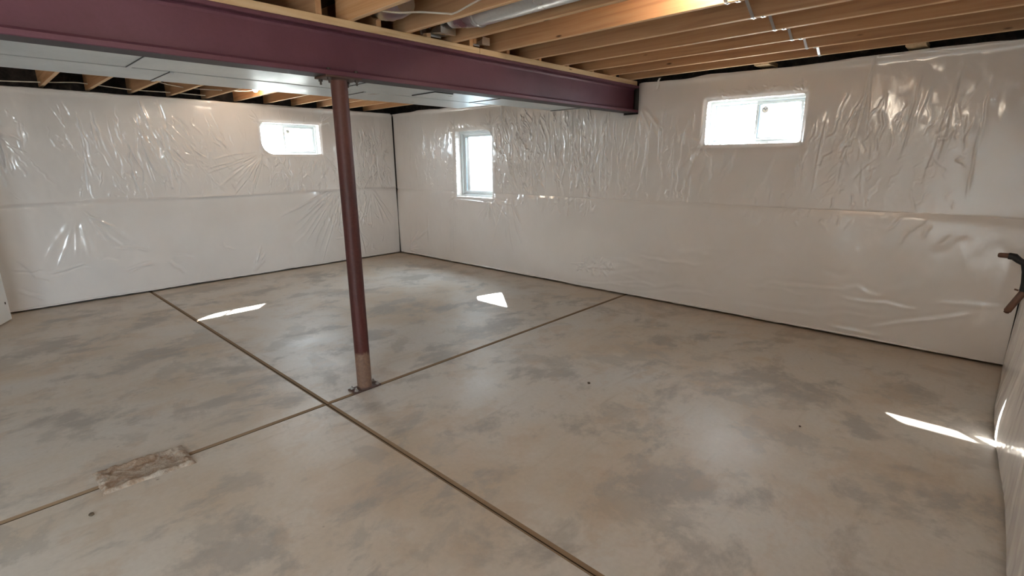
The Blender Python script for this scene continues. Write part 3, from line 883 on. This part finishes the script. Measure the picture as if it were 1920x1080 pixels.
# ------------------------------------------------------------------ joists
def joist_mesh(L, seed):
    b = MB(); b.bbox(-.019, .019, -L / 2, L / 2, 0, JH, .0025)
    for fi, f in enumerate(b.f):
        if all(b.v[i][2] < .004 for i in f): b.m[fi] = 1
    me_o = b.build('floor_joist', [M_WOOD, M_EDGE], origin=(0, 0, 0))
    return me_o
ORD = ['first', 'second', 'third', 'fourth', 'fifth', 'sixth', 'seventh', 'eighth', 'ninth', 'tenth', 'eleventh', 'twelfth']
JR = [5.27, 4.865, 4.455, 4.045, 3.615, 3.18, 2.715, 2.295, 1.865]
LR = BY + .075 - (YC - .155)
j0 = joist_mesh(LR, 1)
JOISTS_R = []
for k, x in enumerate(JR):
    o = j0 if k == 0 else j0.copy()
    if k: COL.objects.link(o)
    o.location = (x, (BY + .075 + YC - .155) / 2, JZ)
    tag(o, f'{ORD[k]} ceiling joist from the right wall, warm brown, right of the steel beam', 'joist', 'ceiling joists right of the beam')
    JOISTS_R.append(o)
JL = [.832 + .4115 * k for k in range(11)]
LL = (YA + .16) - (BY - .070)
jl = joist_mesh(LL, 2)
for k, x in enumerate(JL):
    o = jl if k == 0 else jl.copy()
    if k: COL.objects.link(o)
    xx = x
    for xr in JR:      # lapped joists lie side by side on the beam
        if abs(xx - xr) < .0385: xx = xr + (.0385 if xx >= xr else -.0385)
    o.location = (xx, (YA + .16 + BY - .070) / 2, JZ)
    tag(o, f'{ORD[k]} ceiling joist from the left edge of the photo, behind the steel beam', 'joist', 'ceiling joists behind the beam')

# nails driven through the bottom edges: none; wood blocks between the last joist and the rim
for y, lab in ((1.76, 'left'), (.62, 'right')):
    b = MB(); b.bbox(5.295, XB + .155, y - .065, y + .065, JZ - .012, JZ + .026, .003)
    b.build('wood_block', M_PALE, label=f'pale wood block above the right wall plastic, {lab} one of the two', cat='block', group='blocks above the right wall')

# ------------------------------------------------------------------ galvanised bridging straps
M_STRAP = mat('strap_zinc', (.62, .64, .66), .35, .9)
def strap(xa, za, xb_, zb_, y, foot):
    """flat strap from (xa, za) to (xb_, zb_) with a tab bent under the lower joist"""
    b = MB(); w, t = .010, .0012
    d = Vector((xb_ - xa, 0, zb_ - za)).normalized(); nrm = Vector((-d.z, 0, d.x)) * t
    A, B = Vector((xa, y, za)), Vector((xb_, y, zb_))
    v = []
    for p_ in (A, B):
        for sy in (-w, w):
            for sn in (0, 1): v.append(p_ + Vector((0, sy, 0)) + nrm * sn)
    b.add(v, [(0, 1, 3, 2), (4, 6, 7, 5), (0, 4, 5, 1), (2, 3, 7, 6), (0, 2, 6, 4), (1, 5, 7, 3)])
    # rib pressed along the strap, and the foot nailed under the joist
    b.tube([A + nrm, B + nrm], .0028, 6)
    s = 1 if foot > xb_ else -1
    b.bbox(min(xb_ - s * .004, foot), max(xb_ - s * .004, foot), y - .013, y + .013, zb_ - .002, zb_ - .0002, .0006)
    b.cyl((foot - s * .012, y, zb_ - .006), (foot - s * .012, y, zb_ - .0015), .006, 8)
    return b
BAYS = [f'{ORD[k_]} joist bay from the right wall' for k_ in range(6)]
for k in range(6):
    xr, xl = JR[k], JR[k + 1]
    y = 1.275
    strap(xl + .0195, JZ + JH - .02, xr - .0195, JZ - .0004, y, xr + .012).build('bridging_strap', M_STRAP, label='bright metal bridging strap sloping down to the right, ' + BAYS[k], cat='strap', group='bridging straps between joists')
    strap(xr - .0195, JZ + JH - .02, xl + .0195, JZ - .0004, y - .055, xl - .012).build('bridging_strap', M_STRAP, label='metal bridging strap sloping down to the left, ' + BAYS[k], cat='strap', group='bridging straps between joists')

# ------------------------------------------------------------------ rectangular ducts behind the beam
def duct_section(name, parent, x0, x1, y0, y1, z0, z1, crease=True):
    b = MB(); b.bbox(x0, x1, y0, y1, z0, z1, .003)
    return b.build(name, M_GALV, parent)
def cleat(parent, x, y0, y1, z0):
    b = MB(); b.bbox(x - .012, x + .012, y0, y1, z0 - .006, z0 + .012, .002); b.box(x - .0155, x - .012, y0, y1, z0 - .004, z0 + .01, 1)
    return b.build('drive_cleat', [M_GALV, M_SEAM], parent)
DZ0, DZ1 = 2.20, 2.462
A0, A1 = 3.335, 3.953
B0, B1 = 3.962, 4.44
da = empty('supply_duct', (1.0, 3.64, DZ0), 'wide grey sheet metal duct running close behind the steel beam', 'duct')
cuts = [XR + .05, -.55, .83, 2.20, 3.62]
for a, c in zip(cuts, cuts[1:]): duct_section('duct_section', da, a + .001, c - .001, A0, A1, DZ0, DZ1)
for x in cuts[1:-1]: cleat(da, x, A0, A1, DZ0)
duct_section('duct_section', da, 3.622, 4.92, A0 + .08, A1 - .005, DZ0 + .002, DZ1)
cleat(da, 3.625, A0 + .0, A1, DZ0); cleat(da, 4.912, A0 + .08, A1 - .005, DZ0)
b = MB(); b.bbox(2.88, 3.05, 3.57, 3.85, DZ0 - .004, DZ0 - .0002, .001)
b.build('access_panel', M_GALV, da)
for e in ((2.860, 2.870, 3.556, 3.87), (2.860, 3.06, 3.546, 3.5555)):
    b = MB(); b.box(*e, DZ0 - .007, DZ0 - .0001); b.build('panel_edge', M_SEAM, da)
db = empty('return_duct', (1.0, 4.2, DZ0), 'narrower grey sheet metal duct beside the wide one, farther from the beam', 'duct')
cuts = [XR + .05, -.35, 1.06, 2.45, 3.90]
for a, c in zip(cuts, cuts[1:]): duct_section('duct_section', db, a + .001, c - .001, B0, B1, DZ0 - .002, DZ1)
for x in cuts[1:-1]: cleat(db, x, B0, B1, DZ0 - .002)
b = MB(); b.box(XR + .06, 3.62, A1 + .0005, B0 - .0005, DZ0 + .002, DZ0 + .02); b.build('seam_strip', M_SEAM, db)
# hanger nails and seams read as thin dark lines in the photograph: the gap strip above does that

# round branch pipes in the joist bays
def boot(name, xc, w, y0, y1, label, hgt=.10):
    o = empty(name, (xc, y0, JZ + .02), label, 'duct')
    b = MB()
    # square collar tilting up over the beam plate
    v = [(xc - w, y1, JZ + .03), (xc + w, y1, JZ + .03), (xc + w, y1, JZ + .03 + hgt), (xc - w, y1, JZ + .03 + hgt),
         (xc - w * .8, y0, JZ + .005), (xc + w * .8, y0, JZ + .005), (xc + w * .8, y0, JZ + .005 + hgt * .9), (xc - w * .8, y0, JZ + .005 + hgt * .9)]
    b.add(v, [(0, 1, 5, 4), (1, 2, 6, 5), (2, 3, 7, 6), (3, 0, 4, 7), (4, 5, 6, 7), (0, 3, 2, 1)])
    b.build('collar', M_GALV2, o)
    b = MB(); b.bbox(xc - w - .01, xc + w + .01, y1 - .006, y1 - .002, JZ + .02, JZ + .04 + hgt, .001); b.build('flange', M_GALV2, o)
    return o
rd = empty('round_duct', (2.505, 1.4, JZ + .03), 'shiny round metal pipe lying in the joist bay above the beam', 'duct')
rz = JZ + .112
b = MB(); b.tube([(2.56, YC - .1, rz), (2.56, 1.2, rz), (2.56, 2.70, rz)], .100, 48); b.build('pipe', M_GALV2, rd)
b = MB(); b.tube([(2.56, 2.66, rz), (2.56, 2.675, rz), (2.56, 2.69, rz)], [.1015, .107, .1015], 48, caps=False); b.tube([(2.56, 2.70, rz), (2.555, 2.80, rz + .008), (2.55, 2.93, rz + .01)], [.0985, .097, .080], 48); b.build('elbow', M_GALV2, rd)
boot('duct_boot', 2.53, .085, 2.96, 3.16, 'crumpled metal duct boot where the round pipe meets the beam', .11)
boot('duct_boot', 2.955, .05, 3.02, 3.16, 'small bright metal flap at the beam in the bay right of the round pipe', .06)
rd2 = empty('round_duct', (2.07, 3.0, JZ + .03), 'short bright metal duct elbow over the beam left of the long round pipe', 'duct')
b = MB(); b.tube([(2.06, 2.80, rz - .027), (2.06, 2.88, rz - .028), (2.06, 2.98, rz - .022), (2.06, 3.10, rz)], [.070, .0775, .0775, .0775], 36); b.build('pipe', M_GALV2, rd2)
b = MB(); b.tube([(2.06, 2.955, rz - .022), (2.06, 2.97, rz - .022), (2.06, 2.985, rz - .022)], [.078, .082, .078], 36, caps=False); b.build('crimp', M_GALV2, rd2)
rd3 = empty('round_duct', (1.84, 5.0, JZ + .03), 'short pale metal branch pipe leaving the ducts towards the left wall', 'duct')
b = MB(); b.tube([(1.835, 4.30, JZ + .075), (1.835, 5.2, JZ + .075), (1.835, 6.6, JZ + .075)], .065, 32); b.build('pipe', M_GALV2, rd3)
b = MB(); b.tube([(1.835, 6.56, JZ + .075), (1.835, 6.58, JZ + .075), (1.835, 6.60, JZ + .075)], [.066, .071, .066], 32, caps=False); b.build('crimp', M_GALV2, rd3)

# ------------------------------------------------------------------ cables
def cable(pts, r, label):
    pts = [Vector(p_) for p_ in pts]
    out = []
    for i in range(len(pts) - 1):      # Catmull-Rom
        p0, p1, p2, p3 = pts[max(i - 1, 0)], pts[i], pts[i + 1], pts[min(i + 2, len(pts) - 1)]
        for k in range(6):
            t = k / 6
            out.append(.5 * (2 * p1 + (p2 - p0) * t + (2 * p0 - 5 * p1 + 4 * p2 - p3) * t * t + (3 * p1 - p0 - 3 * p2 + p3) * t ** 3))
    out.append(pts[-1])
    return MB().tube(out, r, 8).build('electric_cable', M_CABLE, label=label, cat='cable')
cable([(.1, 7.86, 2.50), (.45, 7.85, 2.500), (.83, 7.84, 2.520), (1.10, 7.85, 2.545), (1.24, 7.85, 2.540), (1.65, 7.85, 2.515), (2.06, 7.86, 2.52), (2.45, 7.86, 2.515)], .0058, 'white electric cable threaded through the joists along the top of the left wall')
cable([(1.68, 7.0, 2.62), (1.75, 7.2, 2.56), (2.06, 7.3, 2.525), (2.47, 7.25, 2.525), (2.80, 7.1, 2.54), (2.875, 6.4, 2.60), (2.877, 5.2, 2.62)], .0058, 'white electric cable looping between joists left of the lit bulb')
cable([(1.885, 2.95, JZ + .05), (1.98, 2.80, JZ + .012), (2.10, 2.72, JZ + .022), (2.22, 2.62, JZ + .018), (2.272, 2.58, JZ + .025), (2.272, 2.3, JZ + .06), (2.272, 1.6, JZ + .10), (2.272, .6, JZ + .10)], .0060, 'beige electric cable crossing the joist bay above the beam')
cable([(4.00, 6.6, 2.60), (4.05, 6.62, 2.49), (4.09, 6.55, 2.474), (4.16, 6.50, 2.470), (4.19, 6.48, 2.50)], .004, 'short dark bent wire hanging from the joists right of the column')
bpy.data.objects[-1] if False else None

# ------------------------------------------------------------------ bare bulbs
def bulb(x, y, z, label):
    o = empty('ceiling_bulb', (x, y, z), label, 'lamp')
    top = JZ + JH
    b = MB(); b.tube([(x, y, top - .001), (x, y, top - .02), (x, y, top - .045), (x, y, z + .05)], [.055, .055, .032, .024], 24); b.build('lamp_holder', M_PORC, o)
    b = MB()
    prof = [(.052, .013), (.040, .016), (.022, .027), (.004, .0300), (-.012, .027), (-.023, .018), (-.029, .006)]
    b.tube([(x, y, z + d) for d, _ in prof], [r_ for _, r_ in prof], 20); b.build('bulb', M_BULB, o, label='glowing glass bulb')
    return o
bulb(2.71, 6.86, 2.515, 'bare lit bulb between the joists over the left wall window')
bulb(2.95, 1.28, 2.60, 'bare lit bulb high between joists right of the beam, at the top edge')

bulb(.95, 1.15, 2.455, 'added unseen fill bulb under the joists above the viewpoint')  # this bulb and the next two are out of view, added as fill
bulb(-1.4, 1.4, 2.455, 'added unseen fill bulb under the joists behind the viewpoint')
bulb(-1.6, 5.6, 2.455, 'added unseen fill bulb under the joists left of the door')
# ------------------------------------------------------------------ small things
b = MB()
pts = [(0, 0), (.012, -.03), (.006, -.07), (.016, -.115)]
for k in range(3):
    (a, c), (d, e) = pts[k], pts[k + 1]
    y0, z0 = 2.80, 2.485
    b.add([(XB - .055 - .010 * k, y0 + a, z0 + c), (XB - .055 - .010 * k, y0 + a + .022, z0 + c), (XB - .065 - .010 * k, y0 + d + .024, z0 + e), (XB - .065 - .010 * k, y0 + d, z0 + e),
           (XB - .053 - .010 * k, y0 + a, z0 + c), (XB - .053 - .010 * k, y0 + a + .022, z0 + c), (XB - .063 - .010 * k, y0 + d + .024, z0 + e), (XB - .063 - .010 * k, y0 + d, z0 + e)],
          [(0, 1, 2, 3), (7, 6, 5, 4), (0, 4, 5, 1), (1, 5, 6, 2), (2, 6, 7, 3), (3, 7, 4, 0)])
b.build('tape_scrap', M_TAPE, label='loose white tape strip hanging at the top of the right wall beside the beam', cat='tape')

# door leaf at the left edge
dr = empty('door_1', (.125, 7.603, 0), 'white door leaf standing open at the left edge before the left wall', None, None, 'structure')
dvec = Vector((.101, .233, 0)).normalized(); dn = Vector((dvec.y, -dvec.x, 0))
def dbox(b, s0, s1, t0, t1, z0, z1):
    v = []
    for s in (s0, s1):
        for t in (t0, t1):
            for z in (z0, z1): v.append(Vector((.125, 7.603, z)) - dvec * s - dn * t)
    b.add(v, [(0, 1, 3, 2), (4, 6, 7, 5), (0, 4, 5, 1), (2, 3, 7, 6), (0, 2, 6, 4), (1, 5, 7, 3)])
b = MB(); dbox(b, 0, .76, 0, .035, .010, 2.04); b.build('door_slab', M_DOOR, dr)
for z0, z1 in ((.22, .95), (1.08, 1.90)):
    for s0, s1 in ((.11, .35), (.41, .65)):
        b = MB(); dbox(b, s0, s1, -.004, .002, z0, z1); b.build('door_panel', M_DOOR, dr)
for z in (.20, 1.85):
    b = MB(); dbox(b, .052, .066, -.004, .002, z - .012, z + .012); b.build('screw_plate', M_BOLTD, dr)
MB().box(-.36, -.215, 6.35, 6.86, 0.001, 2.48).build('wall_partition', M_PLASTER, kind='structure')

# brown pipe stubs near the right edge, coming out of the near wall
px_ = 5.0
ps = empty('pipe_stub', (px_, -.25, .88), 'dark pipe fitting with two brown capped ends at the right edge, before the right wall', 'pipe')
b = MB(); b.tube([(px_, -.100, .942), (px_, -.103, .942), (px_, -.112, .942), (px_, -.165, .942)], [.006, .014, .018, .019], 20); b.build('pipe_end', M_COPPER, ps, label='brown rounded pipe end pointing left')
b = MB(); b.tube([(px_, -.155, .941), (px_, -.160, .941), (px_, -.188, .938), (px_, -.215, .915), (px_, -.262, .886)], [.021, .024, .025, .022, .019], 20)
b.tube([(px_, -.245, .90), (px_, -.262, .84), (px_, -.270, .76), (px_, -.270, .70)], [.020, .022, .021, .020], 20); b.tube([(px_, -.262, .886), (px_, -.31, .87)], .019, 20); b.build('fitting', M_BLACK, ps)
b = MB(); b.tube([(px_, -.272, .705), (px_, -.271, .69), (px_, -.215, .545), (px_, -.211, .532), (px_, -.2095, .528)], [.020, .022, .022, .017, .008], 20); b.build('pipe_end', M_COPPER, ps, label='brown rounded pipe end slanting down')
b = MB(); b.cyl((px_, -.248, .702), (px_, -.225, .708), .006, 8); b.build('pin', M_COPPER, ps)

# crumbs on the floor
for x, y, r_, lab in ((2.953, 1.986, .011, 'dark crumb lying on the bare floor right of the column'), (3.306, .646, .007, 'small dark crumb on the floor left of the right sunlit stripes'), (.144, 2.898, .012, 'dark crumb on the floor in front of the rough patch')):
    bm = bmesh.new(); bmesh.ops.create_icosphere(bm, subdivisions=2, radius=r_)
    for v_ in bm.verts:
        v_.co *= 1 + .35 * mnoise.noise(v_.co * 130); v_.co.z *= .6
    zmin = min(v_.co.z for v_ in bm.verts)
    b = MB(); bm.verts.index_update(); b.add([(v_.co.x + x, v_.co.y + y, v_.co.z - zmin) for v_ in bm.verts], [[q_.index for q_ in f_.verts] for f_ in bm.faces]); bm.free()
    b.build('floor_crumb', M_JOINTD, label=lab, cat='debris', group='crumbs on the floor')
